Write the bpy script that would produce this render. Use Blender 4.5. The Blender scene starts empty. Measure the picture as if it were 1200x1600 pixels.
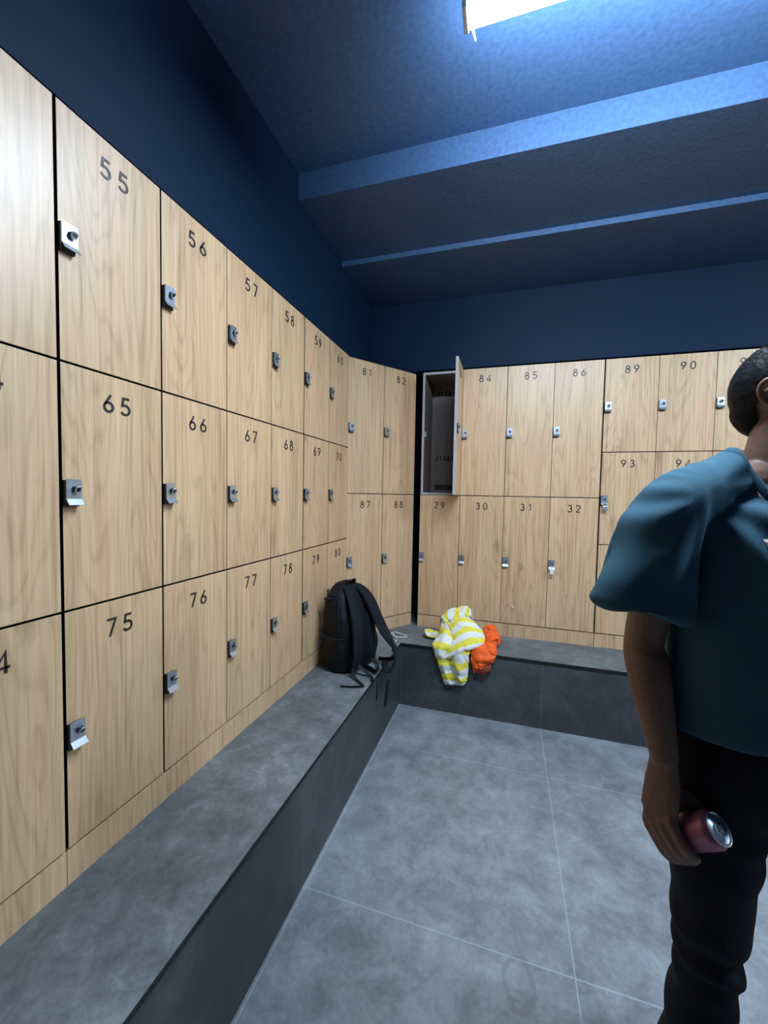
import bpy, bmesh, math, random
from mathutils import Vector, Matrix, noise
C = bpy.context.scene.collection
S = bpy.context.scene
random.seed(7)
PI = math.pi

# ------------------------------------------------------------------ camera, light, exposure
cam_d = bpy.data.cameras.new('camera'); cam = bpy.data.objects.new('camera', cam_d); C.objects.link(cam)
cam_d.sensor_fit = 'HORIZONTAL'; cam_d.sensor_width = 36.0
cam_d.lens = 627.16 / 1200 * 36.0
cam_d.clip_start = 0.02
fw = Vector((-0.29332, 0.95494, -0.04528)); rt = Vector((0.95551, 0.29438, 0.01868)); up = Vector((-0.03117, 0.03779, 0.99880))
M = Matrix((rt, up, -fw)).transposed().to_4x4(); M.translation = Vector((0, 0, 1.425))
cam.matrix_world = M
S.camera = cam
S.view_settings.view_transform = 'Standard'; S.view_settings.look = 'None'
S.view_settings.gamma = 1.0; S.view_settings.use_curve_mapping = False
S.view_settings.exposure = 0.0
TUBE_STRENGTH = 272.0
w = bpy.data.worlds.new('world'); S.world = w; w.use_nodes = True
w.node_tree.nodes['Background'].inputs[0].default_value = (0.5, 0.6, 0.8, 1)
w.node_tree.nodes['Background'].inputs[1].default_value = 0.05

# ------------------------------------------------------------------ dimensions of the room
XL = -1.025        # locker fronts, left wall
YE = 2.959         # locker fronts, end wall
ZB = 0.4255        # bench top
ZP = 0.5180        # bottom of locker doors
ZT = 2.329         # top of lockers
BX = -0.659; BY = 2.583   # bench front edges
XR = 4.2; YN = -4.4       # far right / near end of the room

# ------------------------------------------------------------------ materials
def new_mat(name):
    m = bpy.data.materials.new(name); m.use_nodes = True
    nt = m.node_tree; b = nt.nodes['Principled BSDF']
    return m, nt, b
def N(nt, t, **kw):
    n = nt.nodes.new(t)
    for k, v in kw.items(): setattr(n, k, v)
    return n
def plain(name, col, rough=0.5, metal=0.0, bump=0.0, bscale=200.0, var=0.12, spec=0.5):
    m, nt, b = new_mat(name)
    tc = N(nt, 'ShaderNodeTexCoord'); no = N(nt, 'ShaderNodeTexNoise'); no.inputs['Scale'].default_value = bscale
    no.inputs['Detail'].default_value = 4
    nt.links.new(tc.outputs['Object'], no.inputs['Vector'])
    rp = N(nt, 'ShaderNodeValToRGB')
    rp.color_ramp.elements[0].position = .3; rp.color_ramp.elements[1].position = .7
    rp.color_ramp.elements[0].color = (*[c * (1 - var) for c in col], 1)
    rp.color_ramp.elements[1].color = (*[min(1, c * (1 + var)) for c in col], 1)
    nt.links.new(no.outputs['Fac'], rp.inputs[0]); nt.links.new(rp.outputs[0], b.inputs['Base Color'])
    b.inputs['Roughness'].default_value = rough; b.inputs['Metallic'].default_value = metal
    b.inputs['Specular IOR Level'].default_value = spec
    if bump:
        bp = N(nt, 'ShaderNodeBump'); bp.inputs['Strength'].default_value = bump; bp.inputs['Distance'].default_value = .002
        nt.links.new(no.outputs['Fac'], bp.inputs['Height']); nt.links.new(bp.outputs[0], b.inputs['Normal'])
    return m
def math_(nt, op, a, b=None, c=None):
    n = N(nt, 'ShaderNodeMath', operation=op)
    for i, v in enumerate((a, b, c)):
        if v is None: continue
        if isinstance(v, (int, float)): n.inputs[i].default_value = v
        else: nt.links.new(v, n.inputs[i])
    return n.outputs[0]
def mixc(nt, fac, a, b, mode='MIX'):
    n = N(nt, 'ShaderNodeMix', data_type='RGBA', blend_type=mode)
    for s, v in ((n.inputs[0], fac), (n.inputs[6], a), (n.inputs[7], b)):
        if isinstance(v, (int, float)): s.default_value = v
        elif isinstance(v, tuple): s.default_value = (*v, 1)
        else: nt.links.new(v, s)
    return n.outputs[2]

def wood_material(name, light, mid, dark, rough=.42):
    m, nt, b = new_mat(name)
    tc = N(nt, 'ShaderNodeTexCoord'); oi = N(nt, 'ShaderNodeObjectInfo')
    off = N(nt, 'ShaderNodeVectorMath', operation='SCALE'); off.inputs[0].default_value = (31.7, 11.3, 53.1)
    nt.links.new(oi.outputs['Random'], off.inputs['Scale'])
    add = N(nt, 'ShaderNodeVectorMath', operation='ADD')
    nt.links.new(tc.outputs['Object'], add.inputs[0]); nt.links.new(off.outputs[0], add.inputs[1])
    def noise_(scale, sx, sz, detail=4, dist=0, rough_=.5):
        mp = N(nt, 'ShaderNodeMapping'); mp.inputs['Scale'].default_value = (sx, sx, sz)
        nt.links.new(add.outputs[0], mp.inputs[0])
        n = N(nt, 'ShaderNodeTexNoise'); n.inputs['Scale'].default_value = scale
        n.inputs['Detail'].default_value = detail; n.inputs['Distortion'].default_value = dist; n.inputs['Roughness'].default_value = rough_
        nt.links.new(mp.outputs[0], n.inputs['Vector']); return n.outputs['Fac']
    broad = noise_(1, 9, .55, 3, .3)          # plank-wide tone changes
    cont = noise_(1, 6.0, .62, 2.0, .35)      # figure: contour lines give cathedral grain
    fine = noise_(1, 95, 2.2, 5, .2, .6)
    pore = noise_(1, 260, 7, 3, 0, .6)
    rings = math_(nt, 'SINE', math_(nt, 'MULTIPLY', cont, 120.0))
    rings = math_(nt, 'POWER', math_(nt, 'MULTIPLY_ADD', rings, .5, .5), 4.0)
    rp = N(nt, 'ShaderNodeValToRGB'); e = rp.color_ramp.elements
    e[0].position = .30; e[0].color = (*dark, 1); e[1].position = .72; e[1].color = (*light, 1)
    x = e.new(.5); x.color = (*mid, 1)
    v = math_(nt, 'MULTIPLY_ADD', rings, -.085, math_(nt, 'MULTIPLY_ADD', fine, .62, math_(nt, 'MULTIPLY', broad, .30)))
    v = math_(nt, 'ADD', v, .045)
    nt.links.new(v, rp.inputs[0])
    # fine dark pores
    pr = N(nt, 'ShaderNodeMapRange'); pr.inputs[1].default_value = .60; pr.inputs[2].default_value = .78
    pr.inputs[3].default_value = 0; pr.inputs[4].default_value = .5; nt.links.new(pore, pr.inputs[0])
    col = mixc(nt, pr.outputs[0], rp.outputs[0], tuple(c * .62 for c in dark))
    # knots
    mp = N(nt, 'ShaderNodeMapping'); mp.inputs['Scale'].default_value = (4.2, 4.2, 1.9); nt.links.new(add.outputs[0], mp.inputs[0])
    vo = N(nt, 'ShaderNodeTexVoronoi'); vo.inputs['Scale'].default_value = 1.0; nt.links.new(mp.outputs[0], vo.inputs['Vector'])
    wob = noise_(1, 22, 10, 3)
    kd = math_(nt, 'ADD', vo.outputs['Distance'], math_(nt, 'MULTIPLY', math_(nt, 'SUBTRACT', wob, .5), .22))
    kr = N(nt, 'ShaderNodeMapRange'); kr.inputs[1].default_value = .03; kr.inputs[2].default_value = .17
    kr.inputs[3].default_value = .75; kr.inputs[4].default_value = 0; nt.links.new(kd, kr.inputs[0])
    kf = math_(nt, 'MULTIPLY', kr.outputs[0], math_(nt, 'GREATER_THAN', wob, .42))
    col = mixc(nt, kf, col, tuple(c * .75 for c in dark))
    hue = noise_(1, 16, 1.1, 2, .4)
    hr = N(nt, 'ShaderNodeMapRange'); hr.inputs[1].default_value = .45; hr.inputs[2].default_value = .62
    hr.inputs[3].default_value = 0; hr.inputs[4].default_value = .38; nt.links.new(hue, hr.inputs[0])
    col = mixc(nt, hr.outputs[0], col, mixc(nt, 1.0, col, (1.08, .92, .98), 'MULTIPLY'))
    nt.links.new(col, b.inputs['Base Color'])
    b.inputs['Roughness'].default_value = rough; b.inputs['Specular IOR Level'].default_value = .75
    bp = N(nt, 'ShaderNodeBump'); bp.inputs['Strength'].default_value = .12; bp.inputs['Distance'].default_value = .0006
    nt.links.new(fine, bp.inputs['Height']); nt.links.new(bp.outputs[0], b.inputs['Normal'])
    return m

def concrete_material(name, lo, mid, hi, tiles=None, grout=.5, rough=.42, stain=False, scale=1.0):
    m, nt, b = new_mat(name)
    ge = N(nt, 'ShaderNodeNewGeometry')
    pos = ge.outputs['Position']
    def nz(scale_, detail, dist=0, r=.6):
        n = N(nt, 'ShaderNodeTexNoise'); n.inputs['Scale'].default_value = scale_; n.inputs['Detail'].default_value = detail
        n.inputs['Distortion'].default_value = dist; n.inputs['Roughness'].default_value = r
        nt.links.new(pos, n.inputs['Vector']); return n.outputs['Fac']
    big = nz(1.7 * scale, 8, .3, .66); med = nz(8 * scale, 9, .5, .74); fin = nz(60, 6, 0, .7)
    v = math_(nt, 'MULTIPLY_ADD', fin, .16, math_(nt, 'MULTIPLY_ADD', med, .44, math_(nt, 'MULTIPLY', big, .42)))
    rp = N(nt, 'ShaderNodeValToRGB'); e = rp.color_ramp.elements
    e[0].position = .40; e[0].color = (*lo, 1); e[1].position = .61; e[1].color = (*hi, 1)
    x = e.new(.5); x.color = (*mid, 1)
    nt.links.new(v, rp.inputs[0]); col = rp.outputs[0]
    # pale scuffs
    sc = nz(4.6 * scale, 10, .9, .8)
    sr = N(nt, 'ShaderNodeMapRange'); sr.inputs[1].default_value = .60; sr.inputs[2].default_value = .74
    sr.inputs[3].default_value = 0; sr.inputs[4].default_value = .55; nt.links.new(sc, sr.inputs[0])
    col = mixc(nt, sr.outputs[0], col, tuple(min(1, c * 1.55) for c in hi))
    sx = N(nt, 'ShaderNodeSeparateXYZ'); nt.links.new(pos, sx.inputs[0])
    if tiles:
        fac = None
        for ax, o, p in tiles:
            d = math_(nt, 'SUBTRACT', sx.outputs[ax], o)
            d = math_(nt, 'PINGPONG', d, p / 2)
            d2 = math_(nt, 'ADD', d, math_(nt, 'MULTIPLY', math_(nt, 'SUBTRACT', fin, .5), .003))
            l = math_(nt, 'LESS_THAN', d2, .0022)
            fac = l if fac is None else math_(nt, 'MAXIMUM', fac, l)
        col = mixc(nt, math_(nt, 'MULTIPLY', fac, grout), col, (.42, .45, .48))
    if stain:
        wv = N(nt, 'ShaderNodeTexNoise'); wv.inputs['Scale'].default_value = 22; wv.inputs['Detail'].default_value = 3
        nt.links.new(pos, wv.inputs['Vector'])
        dx = math_(nt, 'MULTIPLY', math_(nt, 'SUBTRACT', sx.outputs[0], stain[0]), 1.35)
        dy = math_(nt, 'MULTIPLY', math_(nt, 'SUBTRACT', sx.outputs[1], stain[1]), .85)
        rr = math_(nt, 'SQRT', math_(nt, 'ADD', math_(nt, 'MULTIPLY', dx, dx), math_(nt, 'MULTIPLY', dy, dy)))
        rr = math_(nt, 'ADD', rr, math_(nt, 'MULTIPLY', math_(nt, 'SUBTRACT', wv.outputs['Fac'], .5), .045))
        ring = math_(nt, 'LESS_THAN', math_(nt, 'ABSOLUTE', math_(nt, 'SUBTRACT', rr, .055)), .008)
        col = mixc(nt, math_(nt, 'MULTIPLY', ring, .22), col, tuple(c * .45 for c in lo))
    nt.links.new(col, b.inputs['Base Color'])
    rr = N(nt, 'ShaderNodeMapRange'); rr.inputs[3].default_value = rough - .08; rr.inputs[4].default_value = rough + .14
    nt.links.new(med, rr.inputs[0]); nt.links.new(rr.outputs[0], b.inputs['Roughness'])
    bp = N(nt, 'ShaderNodeBump'); bp.inputs['Strength'].default_value = .15; bp.inputs['Distance'].default_value = .001
    nt.links.new(fin, bp.inputs['Height']); nt.links.new(bp.outputs[0], b.inputs['Normal'])
    return m

M_wood = wood_material('oak laminate', (.88, .60, .34), (.71, .462, .245), (.46, .28, .14))
M_floor = concrete_material('grey stone floor tile', (.125, .140, .150), (.205, .222, .232), (.31, .33, .34),
                            tiles=[(0, .2365, .891), (1, 2.1416, .891)], stain=(0.075, 1.19))
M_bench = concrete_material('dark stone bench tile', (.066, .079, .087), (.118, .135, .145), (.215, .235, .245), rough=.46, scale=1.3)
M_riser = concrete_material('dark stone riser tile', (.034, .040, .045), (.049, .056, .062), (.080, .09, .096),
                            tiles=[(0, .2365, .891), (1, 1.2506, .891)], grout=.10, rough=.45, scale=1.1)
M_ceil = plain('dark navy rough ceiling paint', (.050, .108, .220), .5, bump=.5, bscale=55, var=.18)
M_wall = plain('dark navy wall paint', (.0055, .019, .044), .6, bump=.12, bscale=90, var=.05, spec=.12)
M_black = plain('black trim', (.006, .007, .009), .5)
M_gap_shade = plain('black gap shade', (.008, .007, .007), .6, spec=.2)  # shade of the door gaps put into the colour; real edges are pale
M_grey = plain('pale grey cabinet edge', (.42, .44, .45), .45)
M_num = plain('dark bronze numeral', (.035, .025, .024), .4)
M_steel = plain('brushed steel', (.62, .67, .72), .36, metal=.88, bscale=400, var=.08)
M_block = plain('black lock block', (.02, .02, .022), .4)
M_text = plain('dark printed letters', (.02, .014, .014), .6)
M_white = plain('white plastic', (.80, .82, .80), .4)
M_inner = wood_material('grey brown cabinet lining', (.25, .205, .18), (.19, .155, .135), (.13, .105, .09), .55)
M_bag = plain('black nylon', (.0035, .0045, .007), .55, spec=.28, bump=.5, bscale=500, var=.25)
M_bag2 = plain('black padded mesh', (.007, .010, .015), .7, spec=.2, bump=.7, bscale=700, var=.3)
M_strap = plain('black webbing', (.005, .007, .010), .5, spec=.3, bump=.3, bscale=800, var=.2)
M_brown = plain('dark brown leather', (.035, .018, .010), .45, bump=.3, bscale=120)
M_orange = plain('orange fabric', (1.0, .125, .010), .75, bump=.25, bscale=260, var=.10)
M_rust = plain('rust red lining', (.22, .03, .012), .75, bump=.2, bscale=260)
M_skin = plain('brown skin', (.255, .135, .088), .5, bump=.25, bscale=160, var=.10)
M_hair = plain('black hair', (.006, .007, .010), .55, bump=.6, bscale=300, var=.3, spec=.14)
M_shirt = plain('teal blue cotton', (.048, .120, .165), .85, bump=.25, bscale=500, var=.06, spec=.2)
M_print = plain('pale pink print', (.50, .36, .40), .8)
M_pants = plain('near black denim', (.010, .0105, .016), .8, bump=.3, bscale=420, var=.2, spec=.25)
M_can = plain('pink can paint', (.50, .17, .24), .35, metal=.25, bscale=500, var=.12)
M_alu = plain('aluminium', (.78, .82, .84), .28, metal=.9, bscale=200, var=.04)
M_shoe = plain('black shoe', (.012, .012, .014), .5)
M_eye = plain('eye white', (.7, .68, .65), .25)
m, nt, b = new_mat('lit tube'); M_tube = m
b.inputs['Base Color'].default_value = (.9, .95, 1, 1)
b.inputs['Emission Color'].default_value = (.66, .82, 1.0, 1); b.inputs['Emission Strength'].default_value = TUBE_STRENGTH

def towel_material():
    m, nt, b = new_mat('yellow and white striped terry')
    uv = N(nt, 'ShaderNodeUVMap'); sx = N(nt, 'ShaderNodeSeparateXYZ'); nt.links.new(uv.outputs[0], sx.inputs[0])
    tc = N(nt, 'ShaderNodeTexCoord')
    no = N(nt, 'ShaderNodeTexNoise'); no.inputs['Scale'].default_value = 60; nt.links.new(tc.outputs['Object'], no.inputs['Vector'])
    v = math_(nt, 'ADD', sx.outputs[1], math_(nt, 'MULTIPLY', math_(nt, 'SUBTRACT', no.outputs['Fac'], .5), .06))
    f = math_(nt, 'FRACT', v); s = math_(nt, 'GREATER_THAN', f, .52)
    col = mixc(nt, s, (.88, .88, .84), (.95, .80, .03))
    n2 = N(nt, 'ShaderNodeTexNoise'); n2.inputs['Scale'].default_value = 700; nt.links.new(tc.outputs['Object'], n2.inputs['Vector'])
    col = mixc(nt, math_(nt, 'MULTIPLY', n2.outputs['Fac'], .25), col, (.55, .56, .5))
    nt.links.new(col, b.inputs['Base Color']); b.inputs['Roughness'].default_value = .95; b.inputs['Specular IOR Level'].default_value = .1
    bp = N(nt, 'ShaderNodeBump'); bp.inputs['Strength'].default_value = .5; bp.inputs['Distance'].default_value = .002
    nt.links.new(n2.outputs['Fac'], bp.inputs['Height']); nt.links.new(bp.outputs[0], b.inputs['Normal'])
    return m
M_towel = towel_material()

# ------------------------------------------------------------------ helpers
def mesh_of(name, bm, mat, smooth=False):
    bmesh.ops.recalc_face_normals(bm, faces=bm.faces)
    me = bpy.data.meshes.new(name); bm.to_mesh(me); bm.free()
    if mat: me.materials.append(mat)
    if smooth:
        for p in me.polygons: p.use_smooth = True
    return me
def obj(name, me, parent=None, loc=(0, 0, 0), rot=(0, 0, 0)):
    o = bpy.data.objects.new(name, me); C.objects.link(o); o.parent = parent
    o.location = loc; o.rotation_euler = rot
    return o
def part(name, bm, mat, parent=None, smooth=False, bevel=0, **k):
    o = obj(name, mesh_of(name, bm, mat, smooth), parent, **k)
    if bevel:
        m = o.modifiers.new('bevel', 'BEVEL'); m.width = bevel; m.segments = 2; m.limit_method = 'ANGLE'
    return o
def thing(name, label, cat, loc=(0, 0, 0), rotz=0, group=None):
    o = bpy.data.objects.new(name, None); C.objects.link(o); o.empty_display_size = .05
    o.location = loc; o.rotation_euler = (0, 0, rotz); return tag(o, label, cat, group)
def tag(o, label, cat, group=None):
    o['label'] = label; o['category'] = cat
    if group: o['group'] = group
    return o
def struct(name, bm, mat, **k):
    o = part(name, bm, mat, **k); o['kind'] = 'structure'; return o
def box(bm, x0, y0, z0, x1, y1, z1):
    vs = [bm.verts.new(p) for p in ((x0,y0,z0),(x1,y0,z0),(x1,y1,z0),(x0,y1,z0),(x0,y0,z1),(x1,y0,z1),(x1,y1,z1),(x0,y1,z1))]
    for f in ((0,3,2,1),(4,5,6,7),(0,1,5,4),(1,2,6,5),(2,3,7,6),(3,0,4,7)): bm.faces.new([vs[i] for i in f])
def BM(): return bmesh.new()
def boxbm(*a):
    bm = BM(); box(bm, *a); return bm
def prism(bm, poly, z0, z1):
    a = [bm.verts.new((x, y, z0)) for x, y in poly]; b_ = [bm.verts.new((x, y, z1)) for x, y in poly]
    bm.faces.new(a[::-1]); bm.faces.new(b_); n = len(poly)
    for i in range(n): bm.faces.new((a[i], a[(i+1) % n], b_[(i+1) % n], b_[i]))
def loft(bm, rings, cap=True, closed=True):
    R = [[bm.verts.new(p) for p in r] for r in rings]; n = len(R[0])
    for a, b_ in zip(R, R[1:]):
        for i in range(n if closed else n-1): bm.faces.new((a[i], a[(i+1) % n], b_[(i+1) % n], b_[i]))
    if cap and closed: bm.faces.new(R[0][::-1]); bm.faces.new(R[-1])
def catmull(pts, n=6):
    P = [Vector(p) for p in pts]; P = [P[0]*2-P[1]] + P + [P[-1]*2-P[-2]]; out = []
    for i in range(1, len(P)-2):
        for k in range(n):
            t = k / n; a, b_, c, d = P[i-1], P[i], P[i+1], P[i+2]
            out.append(.5*((2*b_) + (c-a)*t + (2*a-5*b_+4*c-d)*t*t + (3*b_-a-3*c+d)*t**3))
    out.append(P[-2]); return out
def tube(bm, pts, radii, seg=12, sub=5, side=None, flat=1.0, round_caps=True):
    """swept round (or flattened) tube; radii numbers or (a, b) pairs, a along side"""
    rr = [r if isinstance(r, tuple) else (r, r*flat) for r in radii]
    P = catmull(pts, sub); Rr = catmull([(a, b_, 0) for a, b_ in rr], sub)
    rings = []; prev = Vector(side) if side is not None else None
    for i, p in enumerate(P):
        t = (P[min(i+1, len(P)-1)] - P[max(i-1, 0)]).normalized()
        if prev is None: prev = t.orthogonal()
        s = (prev - t*prev.dot(t)).normalized(); prev = Vector(side) if side is not None else s
        u = t.cross(s)
        rings.append((p, s, u, t, Rr[i][0], Rr[i][1]))
    out = []
    def ring(c, s, u, a, b_): return [c + s*a*math.cos(2*PI*k/seg) + u*b_*math.sin(2*PI*k/seg) for k in range(seg)]
    if round_caps:
        p, s, u, t, a, b_ = rings[0]
        for q in (.15, .5, .8): out.append(ring(p - t*min(a, b_)*math.cos(q*PI/2)*1.0, s, u, a*math.sin(q*PI/2), b_*math.sin(q*PI/2)))
    for p, s, u, t, a, b_ in rings: out.append(ring(p, s, u, a, b_))
    if round_caps:
        p, s, u, t, a, b_ = rings[-1]
        for q in (.8, .5, .15): out.append(ring(p + t*min(a, b_)*math.cos(q*PI/2), s, u, a*math.sin(q*PI/2), b_*math.sin(q*PI/2)))
    loft(bm, out)
def ribbon(bm, pts, width, thick, side, sub=6):
    """flat strap: width along side vector (one, or one per point)"""
    P = catmull(pts, sub); n = len(P)
    if isinstance(side, list): Sd = catmull(side, sub)
    else: Sd = [Vector(side)]*n
    rings = []
    for i, p in enumerate(P):
        t = (P[min(i+1, n-1)] - P[max(i-1, 0)]).normalized(); s = Sd[i]; s = (s - t*s.dot(t)).normalized(); u = t.cross(s)
        w_ = width[min(int(i/sub), len(width)-1)] if isinstance(width, list) else width
        rings.append([p + s*w_/2 + u*thick/2, p - s*w_/2 + u*thick/2, p - s*w_/2 - u*thick/2, p + s*w_/2 - u*thick/2])
    loft(bm, rings)
def cyl(bm, c, axis, r, h, seg=24, r2=None):
    c = Vector(c); a = Vector(axis).normalized(); s = a.orthogonal().normalized(); u = a.cross(s); r2 = r if r2 is None else r2
    loft(bm, [[c + a*z + (s*math.cos(2*PI*k/seg) + u*math.sin(2*PI*k/seg))*q for k in range(seg)] for z, q in ((0, r), (h, r2))])
def ellipsoid(bm, c, rad, rot=None, seg=24):
    g = bmesh.ops.create_uvsphere(bm, u_segments=seg, v_segments=seg//2, radius=1)
    mt = Matrix.Translation(c) @ (rot.to_4x4() if rot else Matrix.Identity(4)) @ Matrix.Diagonal((*rad, 1))
    bmesh.ops.transform(bm, matrix=mt, verts=g['verts'])
def remeshed(bm, voxel, smooth=4, disp=None):
    """union overlapping closed shapes into one continuous skin"""
    me = bpy.data.meshes.new('tmp'); bmesh.ops.recalc_face_normals(bm, faces=bm.faces); bm.to_mesh(me); bm.free()
    o = bpy.data.objects.new('tmp', me); C.objects.link(o)
    m = o.modifiers.new('r', 'REMESH'); m.mode = 'VOXEL'; m.voxel_size = voxel
    if smooth:
        s = o.modifiers.new('s', 'SMOOTH'); s.factor = .5; s.iterations = smooth
    dg = bpy.context.evaluated_depsgraph_get(); ev = o.evaluated_get(dg)
    me2 = bpy.data.meshes.new_from_object(ev); bpy.data.objects.remove(o)
    if disp:
        nn = [v.normal.copy() for v in me2.vertices]
        for v, n in zip(me2.vertices, nn): v.co = v.co + n*disp(v.co, n)
    me2.materials.clear()
    for p in me2.polygons: p.use_smooth = True
    return me2
def fin(me, mat, name):
    me.name = name; me.materials.append(mat); return me

# ------------------------------------------------------------------ setting
bm = BM(); box(bm, XL-.5, YN, -.05, XR, YE+.5, 0); struct('floor', bm, M_floor)
# ceiling: high bay near the camera, then a lower soffit and a small step before the end wall
prof = [(YN, 3.0), (1.838, 3.0), (1.838, 2.872), (2.385, 2.872), (2.385, 2.842), (YE+.5, 2.842), (YE+.5, 3.1), (YN, 3.1)]
bm = BM(); a = [bm.verts.new((XL-.5, y, z)) for y, z in prof]; c = [bm.verts.new((XR, y, z)) for y, z in prof]
bm.faces.new(a); bm.faces.new(c[::-1])
for i in range(len(prof)):
    j = (i+1) % len(prof); bm.faces.new((a[i], c[i], c[j], a[j]))
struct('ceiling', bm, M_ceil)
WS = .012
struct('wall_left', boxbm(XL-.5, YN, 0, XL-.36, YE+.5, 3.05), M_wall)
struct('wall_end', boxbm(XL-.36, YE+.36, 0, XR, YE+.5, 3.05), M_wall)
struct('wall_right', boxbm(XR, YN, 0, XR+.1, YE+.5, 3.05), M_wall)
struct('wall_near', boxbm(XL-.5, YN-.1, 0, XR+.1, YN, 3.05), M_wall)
# boxed out bulkhead over the lockers, following the cut corner
PX, PY, QX, QY = -1.0300, 2.5015, -0.6839, 2.9925
nx, ny = (QY-PY)/.6007, -(QX-PX)/.6007      # normal of the diagonal, into the room: (+, -)
bm = BM(); o_ = WS
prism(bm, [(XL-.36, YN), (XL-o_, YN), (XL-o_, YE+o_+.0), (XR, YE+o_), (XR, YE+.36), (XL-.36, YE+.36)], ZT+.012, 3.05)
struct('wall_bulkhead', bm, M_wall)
# dark reveal behind the corner of the lockers

# ------------------------------------------------------------------ bench (one L with a cut corner behind the lockers)
t = thing('bench', 'long L-shaped dark grey stone-tiled bench below the lockers', 'bench', (0, 0, 0))
XB = 2.2
pl = [(XL-.3, -2.0), (BX, -2.0), (BX, BY), (XB, BY), (XB, YE+.3), (XL-.3, YE+.3)]
bm = BM(); prism(bm, pl, ZB-.012, ZB); part('seat_top', bm, M_bench, t)
pl2 = [(XL-.3, -1.99), (BX-.006, -1.99), (BX-.006, BY+.006), (XB-.01, BY+.006), (XB-.01, YE+.3), (XL-.3, YE+.3)]
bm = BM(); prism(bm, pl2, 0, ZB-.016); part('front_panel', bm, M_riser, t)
bm = BM()
prism(bm, [(BX-.02, -2.0), (BX+.0015, -2.0), (BX+.0015, BY-.0015), (XB, BY-.0015), (XB, BY+.02), (BX-.02, BY+.02)], ZB-.0155, ZB-.0125)
prism(bm, [(BX-.004, -2.0), (BX+.001, -2.0), (BX+.001, BY-.001), (XB, BY-.001), (XB, BY+.004), (BX-.004, BY+.004)], ZB-.0125, ZB-.002)
part('edge_trim', bm, M_black, t)

# ------------------------------------------------------------------ lockers
def arc(cx, cy, rx, ry, a0, a1, n=18):
    return [(cx + rx*math.cos(math.radians(a0+(a1-a0)*k/n)), cy + ry*math.sin(math.radians(a0+(a1-a0)*k/n))) for k in range(n+1)]
DIG = {
 '0': [arc(.31, .5, .27, .46, 90, 450, 28)],
 '1': [[(.16, .80), (.36, .96), (.36, .04)]],
 '2': [arc(.31, .70, .24, .26, 165, -30) + [(.08, .04), (.58, .04)]],
 '3': [arc(.28, .74, .21, .22, 150, -90, 14), arc(.28, .28, .26, .24, 90, -155, 16)],
 '4': [[(.46, .0), (.46, .96), (.04, .26), (.62, .26)]],
 '5': [[(.54, .96), (.16, .96), (.10, .54)] + arc(.28, .31, .27, .27, 120, -150, 18)],
 '6': [[(.44, .97), (.09, .42)], arc(.31, .29, .25, .25, 90, 450, 24)],
 '7': [[(.06, .96), (.58, .96), (.22, .0)]],
 '8': [arc(.31, .75, .19, .20, 90, 450, 22), arc(.31, .28, .25, .25, 90, 450, 24)],
 '9': [[(.18, .03), (.53, .58)], arc(.31, .71, .25, .25, 90, 450, 24)],
 'J': [[(.40, .97), (.40, .26)] + arc(.22, .26, .18, .22, 0, -150, 10)],
 'I': [[(.20, .97), (.20, .0)]],
 'G': [arc(.42, .5, .36, .46, 45, 345, 20) + [(.78, .48), (.48, .48)]],
 'O': [arc(.42, .5, .36, .46, 90, 450, 28)],
 'L': [[(.12, .97), (.12, .03), (.52, .03)]],
 'U': [[(.10, .97), (.10, .30)] + arc(.32, .30, .22, .28, 180, 360, 10) + [(.54, .97)]],
}
def stroke(bm, pts, w_, y0, y1, T):
    closed = (Vector(pts[0]) - Vector(pts[-1])).length < 1e-4
    P = [Vector(T(p)) for p in pts]
    if closed: P = P[:-1]
    n = len(P); L = []; Rr = []
    for i in range(n):
        a = P[(i-1) % n] if (closed or i) else None; c = P[(i+1) % n] if (closed or i < n-1) else None
        d0 = (P[i]-a).normalized() if a is not None else (c-P[i]).normalized()
        d1 = (c-P[i]).normalized() if c is not None else d0
        n0 = Vector((-d0.y, d0.x)); n1 = Vector((-d1.y, d1.x)); mm = (n0+n1)
        mm = mm.normalized() if mm.length > 1e-6 else n0
        k = min(1.6, 1/max(.3, mm.dot(n0)))
        L.append(P[i]+mm*w_/2*k); Rr.append(P[i]-mm*w_/2*k)
    vf = [(bm.verts.new((l.x, y0, l.y)), bm.verts.new((r_.x, y0, r_.y)), bm.verts.new((r_.x, y1, r_.y)), bm.verts.new((l.x, y1, l.y))) for l, r_ in zip(L, Rr)]
    for i in range(n if closed else n-1):
        a, c = vf[i], vf[(i+1) % n]
        for k in range(4): bm.faces.new((a[k], a[(k+1) % 4], c[(k+1) % 4], c[k]))
    if not closed: bm.faces.new(vf[0]); bm.faces.new(vf[-1][::-1])
def write(bm, text, cx, cz, h, pitch, w_, y=-.0015, thick=.0016):
    """raised characters on a face at y, centred on cx, cz"""
    n = len(text)
    for i, ch in enumerate(text):
        ox = cx + (i-(n-1)/2)*pitch - .31*h
        for pl_ in DIG[ch]: stroke(bm, pl_, w_, y, y-thick, lambda p: (ox + p[0]*h, cz + (p[1]-.5)*h))
cache = {}
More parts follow.
